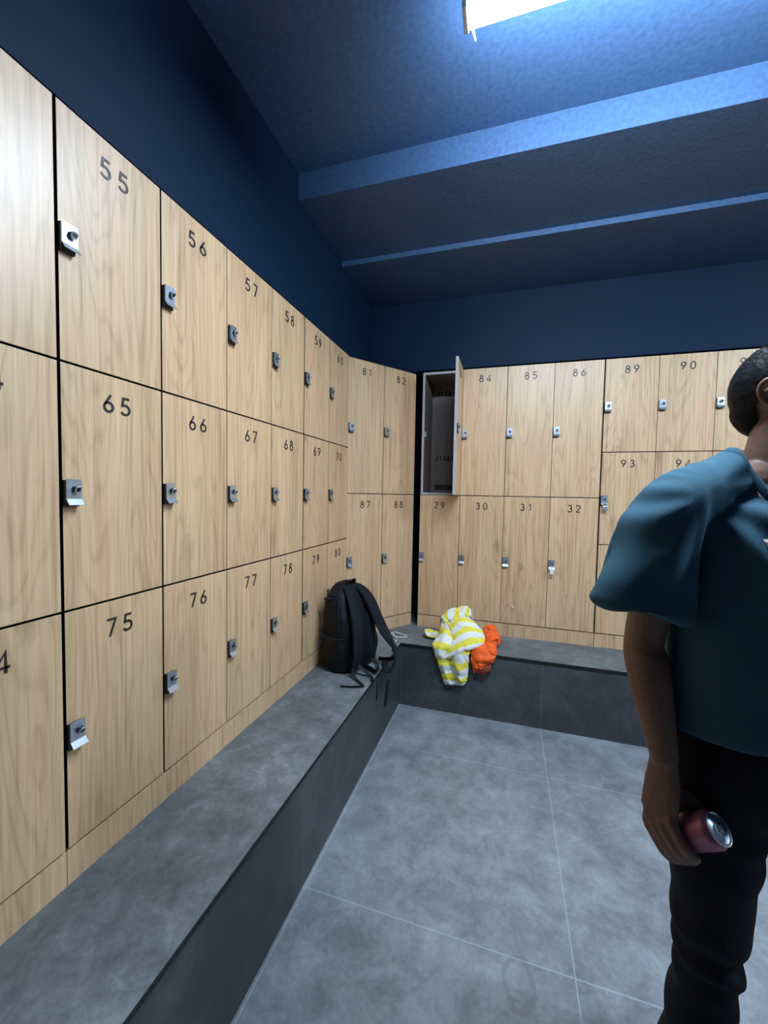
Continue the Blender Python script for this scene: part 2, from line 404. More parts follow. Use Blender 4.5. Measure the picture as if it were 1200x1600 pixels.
def lock_parts(parent, mirror=False):
    if 'lock' not in cache:
        bm = BM()
        pr = [(-.0095, .030), (-.0095, -.019), (-.0205, -.034), (-.0215, -.033), (-.0110, -.0185), (-.0110, .030)]
        a = [bm.verts.new((-.0185, y, z)) for y, z in pr]; c = [bm.verts.new((.0185, y, z)) for y, z in pr]
        bm.faces.new(a); bm.faces.new(c[::-1])
        for i in range(6): j = (i+1) % 6; bm.faces.new((a[i], c[i], c[j], a[j]))
        cache['lock'] = mesh_of('lock_plate', bm, M_steel)
        bm = boxbm(-.0205, -.0095, -.037, .013, -.0003, .027)
        cache['block'] = mesh_of('lock_block', bm, M_block)
        bm = BM(); cyl(bm, (.003, -.0108, .006), (0, -1, 0), .0090, .008, 20, .0075)
        k = mesh_of('knob', bm, M_block, False); cache['knob'] = k
        bm = BM(); pts = [(.003 + .0065*math.cos(a_), -.0205 - .004*math.sin(a_*1.0), .004 + .0075*math.sin(a_)) for a_ in [2*PI*q/14 for q in range(15)]]
        tube(bm, pts, [.0019]*15, 8, 2, round_caps=False); cache['ring'] = mesh_of('lock_ring', bm, M_steel, True)
    lk = obj('lock', cache['block'], parent)
    obj('lock_plate', cache['lock'], lk); obj('lock_knob', cache['knob'], lk); obj('lock_ring', cache['ring'], lk)
    return lk
locker_at = {}
def locker(num, label, loc, rotz, w_, h, group, open_=False, gap0=.0015, gap1=.0015, edge=None):
    t = thing('locker', label, 'locker', loc, rotz, group)
    D = .34; th = .017
    key = ('c', round(w_, 3), round(h, 3), open_)
    if key not in cache:
        bm = BM(); y0 = .0195
        box(bm, 0, y0, 0, th, D, h); box(bm, w_-th, y0, 0, w_, D, h)
        box(bm, th, y0, 0, w_-th, D, th); box(bm, th, y0, h-th, w_-th, D, h)
        if not open_: box(bm, th, D-.01, th, w_-th, D, h-th)
        me = mesh_of('cabinet_body', bm, M_gap_shade if not open_ else M_inner)
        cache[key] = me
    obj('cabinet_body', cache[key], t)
    g = .0025
    key = ('d', round(w_, 3), round(h, 3), gap0, gap1, open_)
    if key not in cache:
        if not open_: bm = boxbm(gap0, 0, g, w_-gap1, .018, h-g)
        else: bm = boxbm(-w_+gap0, 0, g, -gap1, .018, h-g)
        me_ = mesh_of('door', bm, M_wood); me_.materials.append(M_gap_shade)
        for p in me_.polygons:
            if abs(p.normal.y) < .5 and not open_: p.material_index = 1  # door sides blackened to paint in the shade between doors
        cache[key] = me_
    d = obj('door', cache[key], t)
    bv = d.modifiers.new('bevel', 'BEVEL'); bv.width = .0012; bv.segments = 2
    ox = 0
    if open_:
        d.location = (w_, 0, 0); d.rotation_euler = (0, 0, PI/2); ox = -w_
    bm = BM(); write(bm, num, ox + w_/2, h-.075, .048, .050, .0062, y=0)
    part('door_number', bm, M_num, d)
    lk = lock_parts(t if not open_ else d)
    lk.location = (ox + .0235, 0, h/2-.008)
    locker_at[num] = t
    return t, d
HB = (ZT-ZP)/3
z3 = [ZP, 1.122, 1.7275, ZT]
z2 = [ZP, 1.4235, ZT]
GL = 'lockers on the left wall'; GD = 'lockers on the diagonal corner'; GE = 'lockers on the end wall'
# left wall: columns run away from the camera
YC = [.0900, .3915, .6934, .9900, 1.2899, 1.5884, 1.8889, 2.1952, 2.4960]
LAB = {
 53: None,
 54: 'pale oak locker cut off by the left edge, top row, door glaring with lamp light',
 64: 'oak locker cut off by the left edge, middle row, only a 4 showing',
 74: 'oak locker cut off by the left edge, bottom row, only a 4 showing',
 55: 'oak locker numbered 55, top row of the left wall, washed pale by the lamp',
 56: 'oak locker numbered 56, top row of the left wall, right of locker 55',
 57: 'oak locker numbered 57, top row of the left wall, right of locker 56',
 58: 'oak locker numbered 58, top row of the left wall, left of locker 59',
 59: 'oak locker numbered 59, top row of the left wall, next to last',
 60: 'oak locker numbered 60, top row of the left wall, narrow in the corner',
 65: 'oak locker numbered 65, directly below locker 55',
 66: 'oak locker numbered 66, directly below locker 56',
 67: 'oak locker numbered 67, directly below locker 57',
 68: 'oak locker numbered 68, directly below locker 58',
 69: 'oak locker numbered 69, directly below locker 59',
 70: 'oak locker numbered 70, middle row, last before the diagonal corner',
 75: 'oak locker numbered 75, bottom row, below locker 65, nearest full door above the bench',
 76: 'oak locker numbered 76, bottom row, below locker 66',
 77: 'oak locker numbered 77, bottom row, below locker 67',
 78: 'oak locker numbered 78, bottom row, below locker 68',
 79: 'oak locker numbered 79, bottom row, just left of the black backpack',
 80: 'oak locker numbered 80, bottom row, mostly hidden behind the black backpack'}
for col in range(1, 8):
    for row, base in ((2, 53), (1, 63), (0, 73)):
        n = base + col
        g0 = .0035 if col in (2, 6) else .0012; g1 = .0035 if col in (1, 5) else .0012
        if col == 3: g0 = .0025
        if col == 2: g1 = .0025
        locker(str(n), LAB[n], (XL, YC[col], z3[row]), PI/2, YC[col+1]-YC[col], z3[row+1]-z3[row], GL, gap0=g0, gap1=g1)
# diagonal corner
rz = math.atan2(QY-PY, QX-PX)
for n, k, row, lab in ((81, 0, 1, 'oak locker numbered 81, tall top one at the left of the diagonal corner'),
                       (82, 1, 1, 'oak locker numbered 82, tall top one beside the black gap'),
                       (87, 0, 0, 'oak locker numbered 87, below locker 81, lower left partly behind the backpack'),
                       (88, 1, 0, 'oak locker numbered 88, below locker 82 beside the black gap')):
    locker(str(n), lab, (PX+(QX-PX)*k/2, PY+(QY-PY)*k/2, z2[row]), rz, .3003, z2[row+1]-z2[row], GD)
# end wall, tall two-row unit
XE = [-.6285, -.3321, -.0248, .2780, .5810]
for n, k, row, lab in ((83, 0, 1, 'oak locker with its door standing open, dark inside, above locker 29'),
                       (84, 1, 1, 'oak locker numbered 84, tall top one right of the open locker'),
                       (85, 2, 1, 'oak locker numbered 85, tall top one right of locker 84'),
                       (86, 3, 1, 'oak locker numbered 86, tall top one right of locker 85'),
                       (29, 0, 0, 'oak locker numbered 29, directly below the open locker'),
                       (30, 1, 0, 'oak locker numbered 30, below locker 84, striped towel at its foot'),
                       (31, 2, 0, 'oak locker numbered 31, below locker 85, scrap of white tape on its door'),
                       (32, 3, 0, 'oak locker numbered 32, below locker 86, white tag hanging at its lock')):
    t, d = locker(str(n), lab, (XE[k], YE, z2[row]), 0, XE[k+1]-XE[k], z2[row+1]-z2[row], GE, open_=(n == 83), gap1=.003 if k == 3 else .0012)
    if n == 83:
        w_ = XE[1]-XE[0]; h = z2[2]-z2[1]
        bm = BM(); th = .017
        for a in ((0, .0185, 0, th, .0195, h), (w_-th, .0185, 0, w_, .0195, h), (th, .0185, 0, w_-th, .0195, th), (th, .0185, h-th, w_-th, .0195, h)): box(bm, *a)
        part('front_edge', bm, M_grey, t)
        bm = BM(); box(bm, th, .33, th, w_-th, .34, h-th); bk = part('back_panel', bm, M_inner, t)
        bm = BM(); write(bm, 'JIGLU', .132, .300, .038, .035, .0100, y=.330); part('printed_letters', bm, M_text, t)
        bm = BM(); write(bm, 'JIGLU', .132, h-.085, .038, .035, .0100, y=.330); part('printed_letters', bm, M_text, t)
        bm = boxbm(.05, .327, .045, w_-.05, .331, .085); part('vent_slot', bm, M_text, t)
        bm = BM(); box(bm, th, .03, h/2-.02, th+.012, .05, h/2+.02); part('lock_catch', bm, M_steel, t)
        bm = BM(); box(bm, -.0032-.0005, .0002, .0026, -.0012+.0003, .0178, h-.0026)
        bm.free()
        bm = BM(); box(bm, -w_-.0002, .0015, .004, -w_+.0018, .0165, h-.004); part('door_edge_band', bm, M_grey, d)
    if n == 31:
        bm = BM(); box(bm, -.0035, -.0006, -.011, .0035, 0, .011)
        part('tape_scrap', bm, M_white, t, loc=(.082, 0, .647-ZP), rot=(0, math.radians(-35), 0))
# end wall, three-row unit at the right
XF = [.5830, .8898, 1.1938, 1.4978, 1.8018]
z3e = [ZP, 1.1160, 1.7250, ZT]
RL = {89: 'oak locker numbered 89, top row, right of locker 86', 90: 'oak locker numbered 90, top row, right of locker 89',
      91: 'oak locker right of locker 90, its number partly behind the man\'s head', 92: 'oak locker behind the man\'s head at the right edge, top row',
      93: 'oak locker numbered 93, below locker 89, padlock hanging at its lock', 94: 'oak locker below locker 90, mostly hidden behind the man\'s shoulder',
      95: 'oak locker behind the man\'s neck, middle row', 96: 'oak locker behind the man\'s chest, middle row, rightmost',
      97: 'oak locker below locker 93, mostly hidden behind the man\'s sleeve', 98: 'oak locker hidden behind the man\'s arm, bottom row',
      99: 'oak locker hidden behind the man\'s chest, bottom row', 100: 'oak locker hidden behind the man, bottom row, rightmost'}
for k in range(4):
    for row, base in ((2, 89), (1, 93), (0, 97)):
        n = base + k
        locker(str(n), RL[n], (XF[k], YE, z3e[row]), 0, XF[k+1]-XF[k], z3e[row+1]-z3e[row], 'lockers right of the end wall', gap0=.003 if k == 0 else .0012)
# plinths under the lockers
def plinth(loc, rotz, L, lab, joints):
    bm = BM(); xs = [0] + joints + [L]
    for a, c in zip(xs, xs[1:]): box(bm, a+.0008, 0, 0, c-.0008, .02, ZP-ZB-.004)
    o = part('plinth', bm, M_wood, None, loc=loc, rot=(0, 0, rotz)); tag(o, lab, 'plinth', 'oak plinths under the lockers')
plinth((XL-.001, .0900, ZB), PI/2, 2.4960-.0900, 'long oak plinth board between the left lockers and the bench', [.6034, 1.7989])
plinth((PX-nx*.001, PY-ny*.001, ZB), rz, .6003, 'short oak plinth board under the diagonal corner lockers', [.3])
plinth((XE[0], YE+.001, ZB), 0, XE[4]-XE[0], 'oak plinth board under lockers 29 to 32', [])
plinth((XF[0], YE+.001, ZB), 0, XF[4]-XF[0], 'oak plinth board at the right, ending behind the man', [])

# padlock on 93, key tag on 32, tag at 97
t = thing('padlock', 'small steel padlock hanging from the lock of locker 93', 'padlock', (.6085, YE-.026, 1.372))
bm = BM(); box(bm, -.014, -.008, -.026, .014, .008, .0); part('padlock_body', bm, M_steel, t, bevel=.003)
bm = BM(); tube(bm, [(-.009, 0, -.004), (-.009, 0, .012), (0, 0, .021), (.009, 0, .012), (.009, 0, -.004)], [.0028]*5, 8, 4); part('shackle', bm, M_steel, t, True)
t = thing('key_tag', 'white plastic key tag hanging from the lock of locker 32', 'tag', (.3015, YE-.030, .928))
bm = BM(); box(bm, -.012, -.004, -.030, .012, .002, .008); part('tag_body', bm, M_white, t, bevel=.003)
bm = BM(); tube(bm, [(-.008, 0, .006), (-.006, .004, .018), (.0, .005, .022), (.006, .004, .018), (.008, 0, .006)], [.002]*5, 8, 4); part('tag_loop', bm, M_white, t, True)

# ------------------------------------------------------------------ ceiling lights: the visible tube and an unseen one added to its right
def tube_light(x, y, label):
    t = thing('ceiling_light', label, 'lamp', (x, y, 2.820), group='tube lights under the ceiling')
    bm = BM(); box(bm, 0, -.022, .012, 1.20, .022, .040); part('housing', bm, M_white, t, bevel=.004)
    bm = BM(); tube(bm, [(.012, 0, -.001), (.6, 0, -.001), (1.188, 0, -.001)], [(.036, .011)]*3, 20, 4, side=(0, 1, 0)); part('tube', bm, M_tube, t, True)
    for x0 in (-.004, 1.19): part('end_cap', boxbm(x0, -.037, -.013, x0+.014, .037, .014), M_white, t, bevel=.003)
    for x0 in (.1, 1.1):
        bm = BM(); tube(bm, [(x0, 0, .038), (x0, 0, .181)], [.0025]*2, 8, 1); part('hanger', bm, M_steel, t, True)
    bm = BM(); tube(bm, [(.01, .018, .02), (.022, .030, -.012), (.030, .034, -.040)], [.003, .003, .002], 8, 5); part('cord', bm, M_white, t, True)
tube_light(-.164, 1.243, 'bright white tube light under the dark ceiling at the top of the photo')
tube_light(1.95, 1.243, 'unseen tube light added further right to even out the light')  # lamp out of view, added to fill light on the walls


# ------------------------------------------------------------------ backpack
def ridge(x, s=1.0): return 1-abs(2*(x*s % 1)-1)
def build_backpack():
    t = thing('backpack', 'black backpack standing on the bench and leaning into the locker corner', 'backpack', (-.860, 2.165, ZB), math.radians(-20.6)); t.scale = (1.08, 1.04, 1.0)
    def se(cx, cy, a, c, z, n=40, p=3.2):
        out = []
        for k in range(n):
            th = 2*PI*k/n; ct, st = math.cos(th), math.sin(th)
            out.append((cx + a*math.copysign(abs(ct)**(2/p), ct), cy + c*math.copysign(abs(st)**(2/p), st), z))
        return out
    prof = [(0, .088, .128, .004), (.02, .104, .146, .002), (.10, .112, .154, 0), (.20, .108, .154, -.004), (.30, .096, .148, -.010),
            (.37, .082, .134, -.018), (.42, .066, .112, -.026), (.455, .048, .084, -.034), (.478, .028, .052, -.040), (.486, .010, .020, -.044)]
    bm = BM(); loft(bm, [se(cx, 0, a, c, z) for z, a, c, cx in prof])
    ellipsoid(bm, (-.05, 0, .15), (.065, .115, .14))             # front pocket bulge
    ellipsoid(bm, (.01, -.135, .11), (.075, .035, .115))         # side pocket bulges
    ellipsoid(bm, (.01, .135, .11), (.075, .035, .115))
    def dsp(p, n):
        q = Vector((p.x*9, p.y*9, p.z*6)); v = noise.noise(q)*.006 + noise.noise(q*2.6)*.003
        return v if p.z > .02 else 0
    me = fin(remeshed(bm, .006, 3, dsp), M_bag, 'pack_body'); obj('pack_body', me, t)
    # side mesh pocket hem, zips, handle
    bm = BM(); tube(bm, [(.085, -.150, .205), (.04, -.175, .200), (-.03, -.172, .205), (-.075, -.145, .215)], [.004]*4, 8, 5); part('pocket_hem', bm, M_strap, t, True)
    bm = BM()
    zp = [(.062, -.128, .02), (.066, -.155, .10), (.062, -.157, .2), (.050, -.150, .30), (.03, -.128, .38), (.004, -.088, .445), (-.022, 0, .484), (.004, .088, .445), (.03, .128, .38), (.05, .15, .30)]
    tube(bm, zp, [.0035]*len(zp), 8, 5); part('zip', bm, M_strap, t, True)
    bm = BM(); tube(bm, [(-.03, -.125, .40), (-.05, -.145, .405), (-.065, -.13, .395)], [.006]*3, 8, 5); part('zip_pull', bm, M_strap, t, True)
    bm = BM(); ribbon(bm, [(-.015, -.03, .474), (.005, -.02, .497), (.008, .02, .497), (-.012, .03, .474)], .02, .004, (1, 0, .3)); part('top_handle', bm, M_strap, t)
    # padded back panel with raised pads
    bm = BM()
    for y in (-.058, .058): ellipsoid(bm, (.088, y, .20), (.030, .042, .155), Matrix.Rotation(math.radians(-5), 3, 'Y'))
    part('back_padding', bm, M_bag2, t, True)
    # shoulder straps
    for s, pts in ((-1, [(.012, -.045, .455), (.050, -.055, .425), (.086, -.068, .36), (.118, -.080, .28), (.138, -.095, .19), (.146, -.108, .11), (.138, -.122, .045)]),
                   (1, [(.012, .045, .455), (.055, .055, .425), (.094, .064, .37), (.132, .072, .29), (.168, .082, .22), (.202, .094, .165), (.226, .104, .125)])):
        bm = BM(); tube(bm, pts, [(.028, .010), (.034, .012), (.038, .013), (.038, .013), (.036, .012), (.028, .010), (.018, .007)], 16, 6, side=(0, 1, .1*s))
        st = part('shoulder_strap', bm, M_bag2, t, True)
        bm = BM(); ribbon(bm, [(p[0]+.012, p[1], p[2]) for p in pts[1:]], .016, .003, (0, 1, 0)); part('strap_webbing', bm, M_strap, st)
        p = pts[-1]; bm = BM(); box(bm, p[0]-.006, p[1]-.016, p[2]-.026, p[0]+.008, p[1]+.016, p[2]+.010); part('buckle', bm, M_block, st, bevel=.003)
    # loose webbing
    bm = BM(); ribbon(bm, [(.236, .108, .115), (.250, .080, .060), (.246, .040, .006), (.256, .010, -.03), (.258, -.005, -.11), (.256, -.010, -.165)], .020, .002, (.25, 1, 0)); part('loose_webbing', bm, M_strap, t)
    bm = BM(); ribbon(bm, [(.236, .118, .105), (.225, .12, .06), (.16, .125, .03), (.11, .12, .02)], .020, .002, (0, .3, 1)); part('loose_webbing', bm, M_strap, t)
    bm = BM(); ribbon(bm, [(.138, -.122, .030), (.160, -.135, .008), (.215, -.155, .004), (.232, -.170, .006), (.195, -.205, .004), (.150, -.235, .003)], .016, .002, [(0, 1, .2), (0, 1, .2), (.3, 1, 0), (.8, .5, 0), (.5, -1, 0), (.5, -1, 0)]); part('loose_webbing', bm, M_strap, t)
    bm = BM(); ribbon(bm, [(.13, -.09, .06), (.165, -.07, .03), (.20, -.06, .006), (.225, -.085, .004), (.240, -.10, .004)], .018, .002, (.2, 1, 0)); part('loose_webbing', bm, M_strap, t)
    # waist belt loop bulging onto the bench
    bm = BM(); tube(bm, [(.10, .02, .05), (.15, .0, .07), (.195, -.01, .055), (.205, -.015, .02), (.17, .0, .010), (.11, .01, .012)], [(.016, .004)]*6, 12, 5, side=(0, 1, 0)); part('waist_strap', bm, M_strap, t, True)
    bm = BM(); tube(bm, [(.240, -.06, .004), (.252, -.075, -.004), (.255, -.08, -.06), (.254, -.082, -.10)], [.003]*4, 8, 5); part('drawcord', bm, M_strap, t, True)
    bm = BM(); tube(bm, [(.16, .11, .018), (.20, .07, .014), (.225, .03, .010)], [(.018, .008)]*3, 12, 5, side=(0, 1, 0)); part('sternum_strap', bm, M_bag2, t, True)
build_backpack()

# ------------------------------------------------------------------ earphone cable
bm = BM()
pts = [(-.700, 2.600, .004), (-.735, 2.640, .006), (-.755, 2.685, .018), (-.725, 2.715, .020), (-.680, 2.722, .006), (-.642, 2.700, .004), (-.672, 2.668, .006), (-.722, 2.655, .012), (-.745, 2.690, .016), (-.705, 2.640, .004), (-.690, 2.595, .004), (-.715, 2.560, .003)]
tube(bm, [(x, y, z+ZB) for x, y, z in pts], [.0024]*len(pts), 8, 8)
tag(part('cable', bm, M_white, None, True), 'thin white looped cable on the bench beside the backpack', 'cable')

# ------------------------------------------------------------------ towel, orange shirt, wallet
def grid_surf(bm, net, nu, nv, uvl, v0, v1, wob=.004, seed=0, along='v'):
    """smooth sheet through a net of control points, rows = v"""
    rows = [catmull(r_, nu) for r_ in net]; n = len(rows[0])
    cols = [catmull([r_[i] for r_ in rows], nv) for i in range(n)]; m = len(cols[0])
    V = [[None]*m for _ in range(n)]
    for i in range(n):
        for j in range(m):
            p = cols[i][j]; q = Vector((p.x*26+seed, p.y*26, p.z*26))
            d = Vector((noise.noise(q), noise.noise(q+Vector((9, 0, 0)))*1.2, noise.noise(q+Vector((0, 9, 0)))))
            q2 = q*2.1; d += Vector((0, 1-abs(noise.noise(q2))*3, .6*noise.noise(q2)))*.45
            V[i][j] = bm.verts.new(p + d*wob*1.7)
    for i in range(n-1):
        for j in range(m-1):
            f = bm.faces.new((V[i][j], V[i+1][j], V[i+1][j+1], V[i][j+1]))
            for l, (a, c) in zip(f.loops, ((i, j), (i+1, j), (i+1, j+1), (i, j+1))):
                s = (c/(m-1) if along == 'v' else a/(n-1)); o2 = (a/(n-1) if along == 'v' else c/(m-1))
                l[uvl].uv = (o2, v0 + (v1-v0)*s)
def cloth(name, patches, mat, label, cat, thick=.004):
    bm = BM(); uvl = bm.loops.layers.uv.new('UVMap')
    for pt in patches: grid_surf(bm, pt['net'], 7, 7, uvl, pt.get('v0', 0), pt.get('v1', 1), pt.get('wob', .004), pt.get('seed', 0), pt.get('along', 'v'))
    me = bpy.data.meshes.new(name); bm.to_mesh(me); bm.free(); me.materials.append(mat)
    for p in me.polygons: p.use_smooth = True
    o = obj(name, me); s = o.modifiers.new('s', 'SOLIDIFY'); s.thickness = thick; s.offset = 0
    tag(o, label, cat); return o
Z = ZB
towel = [
 # hanging panel: back on the bench, over the edge, down the riser
 dict(net=[[(-.39, 2.74, Z+.09), (-.35, 2.73, Z+.13), (-.30, 2.72, Z+.11), (-.25, 2.71, Z+.10), (-.22, 2.70, Z+.05)],
           [(-.425, 2.65, Z+.045), (-.38, 2.63, Z+.08), (-.32, 2.62, Z+.07), (-.26, 2.63, Z+.055), (-.205, 2.62, Z+.02)],
           [(-.437, 2.576, Z+.012), (-.39, 2.552, Z+.020), (-.33, 2.562, Z+.012), (-.26, 2.55, Z+.010), (-.200, 2.572, Z-.005)],
           [(-.412, 2.566, Z-.07), (-.37, 2.542, Z-.075), (-.32, 2.565, Z-.07), (-.27, 2.535, Z-.085), (-.205, 2.566, Z-.07)],
           [(-.382, 2.566, Z-.15), (-.345, 2.555, Z-.155), (-.31, 2.57, Z-.15), (-.26, 2.540, Z-.165), (-.212, 2.566, Z-.155)],
           [(-.352, 2.568, Z-.232), (-.32, 2.562, Z-.228), (-.29, 2.568, Z-.222), (-.255, 2.555, Z-.216), (-.222, 2.566, Z-.206)]], v0=.1, v1=4.4, wob=.006),
 # big fan swept to the right, edge rolling under
 dict(net=[[(-.375, 2.70, Z+.085), (-.365, 2.72, Z+.13), (-.33, 2.74, Z+.165), (-.285, 2.75, Z+.180), (-.235, 2.75, Z+.175)],
           [(-.345, 2.655, Z+.085), (-.325, 2.66, Z+.125), (-.285, 2.68, Z+.160), (-.235, 2.69, Z+.165), (-.18, 2.70, Z+.150)],
           [(-.325, 2.605, Z+.055), (-.285, 2.615, Z+.095), (-.235, 2.63, Z+.130), (-.185, 2.65, Z+.130), (-.135, 2.67, Z+.110)],
           [(-.335, 2.555, Z+.010), (-.285, 2.560, Z+.045), (-.225, 2.58, Z+.080), (-.165, 2.61, Z+.085), (-.112, 2.65, Z+.070)],
           [(-.375, 2.545, Z-.055), (-.305, 2.538, Z-.020), (-.225, 2.545, Z+.020), (-.155, 2.585, Z+.040), (-.108, 2.64, Z+.035)],
           [(-.365, 2.560, Z-.070), (-.300, 2.560, Z-.035), (-.225, 2.572, Z+.004), (-.165, 2.61, Z+.018), (-.125, 2.66, Z+.008)]], v0=.0, v1=4.2, wob=.005, seed=5),
 # upper fold standing up against the lockers
 dict(net=[[(-.41, 2.76, Z+.03), (-.36, 2.80, Z+.05), (-.29, 2.82, Z+.05), (-.22, 2.82, Z+.04), (-.18, 2.80, Z+.02)],
           [(-.42, 2.76, Z+.12), (-.37, 2.80, Z+.16), (-.30, 2.83, Z+.18), (-.24, 2.84, Z+.17), (-.20, 2.82, Z+.12)],
           [(-.415, 2.74, Z+.155), (-.365, 2.76, Z+.200), (-.305, 2.78, Z+.225), (-.245, 2.79, Z+.235), (-.215, 2.80, Z+.205)],
           [(-.405, 2.71, Z+.145), (-.36, 2.70, Z+.165), (-.31, 2.71, Z+.180), (-.255, 2.73, Z+.195), (-.215, 2.76, Z+.190)],
           [(-.385, 2.69, Z+.115), (-.35, 2.68, Z+.120), (-.31, 2.70, Z+.140), (-.26, 2.72, Z+.160), (-.225, 2.74, Z+.165)]], v0=.3, v1=3.2, wob=.009, seed=11, along='u'),
 # bunched left side down to the bench
 dict(net=[[(-.405, 2.73, Z+.145), (-.375, 2.68, Z+.135), (-.35, 2.66, Z+.120)],
           [(-.415, 2.72, Z+.090), (-.385, 2.66, Z+.095), (-.345, 2.64, Z+.090)],
           [(-.42, 2.70, Z+.035), (-.40, 2.64, Z+.050), (-.34, 2.61, Z+.060)],
           [(-.43, 2.66, Z+.012), (-.41, 2.60, Z+.025), (-.35, 2.57, Z+.030)]], v0=0, v1=2.2, wob=.006, seed=21),
 # small tail to the left
 dict(net=[[(-.535, 2.755, Z+.045), (-.50, 2.765, Z+.052), (-.45, 2.755, Z+.050), (-.40, 2.74, Z+.045)],
           [(-.525, 2.735, Z+.036), (-.485, 2.725, Z+.040), (-.44, 2.710, Z+.050), (-.39, 2.69, Z+.065)],
           [(-.505, 2.715, Z+.018), (-.465, 2.700, Z+.014), (-.42, 2.69, Z+.028), (-.385, 2.665, Z+.05)]], v0=.4, v1=1.7, wob=.003, seed=31),
]
cloth('towel', towel, M_towel, 'yellow and white striped towel crumpled over the bench edge', 'towel', .006)
orange = [
 dict(net=[[(-.20, 2.68, Z+.030), (-.155, 2.69, Z+.05), (-.11, 2.69, Z+.055), (-.06, 2.68, Z+.02)],
           [(-.200, 2.60, Z+.012), (-.155, 2.59, Z+.034), (-.10, 2.595, Z+.036), (-.045, 2.61, Z+.012)],
           [(-.192, 2.568, Z-.03), (-.15, 2.542, Z-.02), (-.10, 2.552, Z-.02), (-.042, 2.570, Z-.01)],
           [(-.180, 2.566, Z-.08), (-.145, 2.548, Z-.075), (-.10, 2.556, Z-.055), (-.052, 2.568, Z-.045)],
           [(-.166, 2.566, Z-.124), (-.14, 2.556, Z-.105), (-.11, 2.560, Z-.080), (-.075, 2.568, Z-.062)]], wob=.006, seed=3),
 dict(net=[[(-.13, 2.70, Z+.05), (-.125, 2.72, Z+.10), (-.11, 2.74, Z+.135), (-.075, 2.75, Z+.135)],
           [(-.115, 2.66, Z+.045), (-.10, 2.68, Z+.09), (-.075, 2.71, Z+.115), (-.04, 2.73, Z+.11)],
           [(-.09, 2.64, Z+.03), (-.065, 2.65, Z+.065), (-.035, 2.68, Z+.085), (-.010, 2.71, Z+.075)],
           [(-.06, 2.65, Z+.012), (-.035, 2.66, Z+.035), (-.012, 2.69, Z+.045), (.000, 2.73, Z+.02)]], wob=.010, seed=8),
 dict(net=[[(-.12, 2.63, Z+.05), (-.08, 2.625, Z+.065), (-.04, 2.64, Z+.045)],
           [(-.11, 2.60, Z+.04), (-.07, 2.59, Z+.035), (-.035, 2.61, Z+.018)],
           [(-.10, 2.575, Z+.01), (-.06, 2.57, Z+.004), (-.035, 2.585, Z-.01)]], wob=.006, seed=14),
]
og = cloth('orange_garment', orange, M_orange, 'bright orange garment bunched on the bench right of the striped towel', 'clothing', .003)
bm = BM(); uvl = bm.loops.layers.uv.new('UVMap')
grid_surf(bm, [[(-.160, 2.572, Z-.112), (-.12, 2.570, Z-.080), (-.070, 2.572, Z-.055)], [(-.150, 2.560, Z-.118), (-.11, 2.548, Z-.100), (-.065, 2.560, Z-.085)],
               [(-.155, 2.566, Z-.127), (-.11, 2.556, Z-.122), (-.075, 2.568, Z-.112)]], 6, 6, uvl, 0, 1, .003, 2)
me = bpy.data.meshes.new('lining'); bm.to_mesh(me); bm.free(); me.materials.append(M_rust)
for p in me.polygons: p.use_smooth = True
lo = obj('lining', me, og); lo['label'] = 'dark rust red lining of the lower fold'
s = lo.modifiers.new('s', 'SOLIDIFY'); s.thickness = .003
bm = BM(); ellipsoid(bm, (0, 0, .008), (.050, .026, .009)); tag(part('pouch', bm, M_brown, None, True, loc=(-.495, 2.735, ZB), rot=(0, 0, -.35)), 'small flat dark brown pouch under the tail of the striped towel', 'pouch')

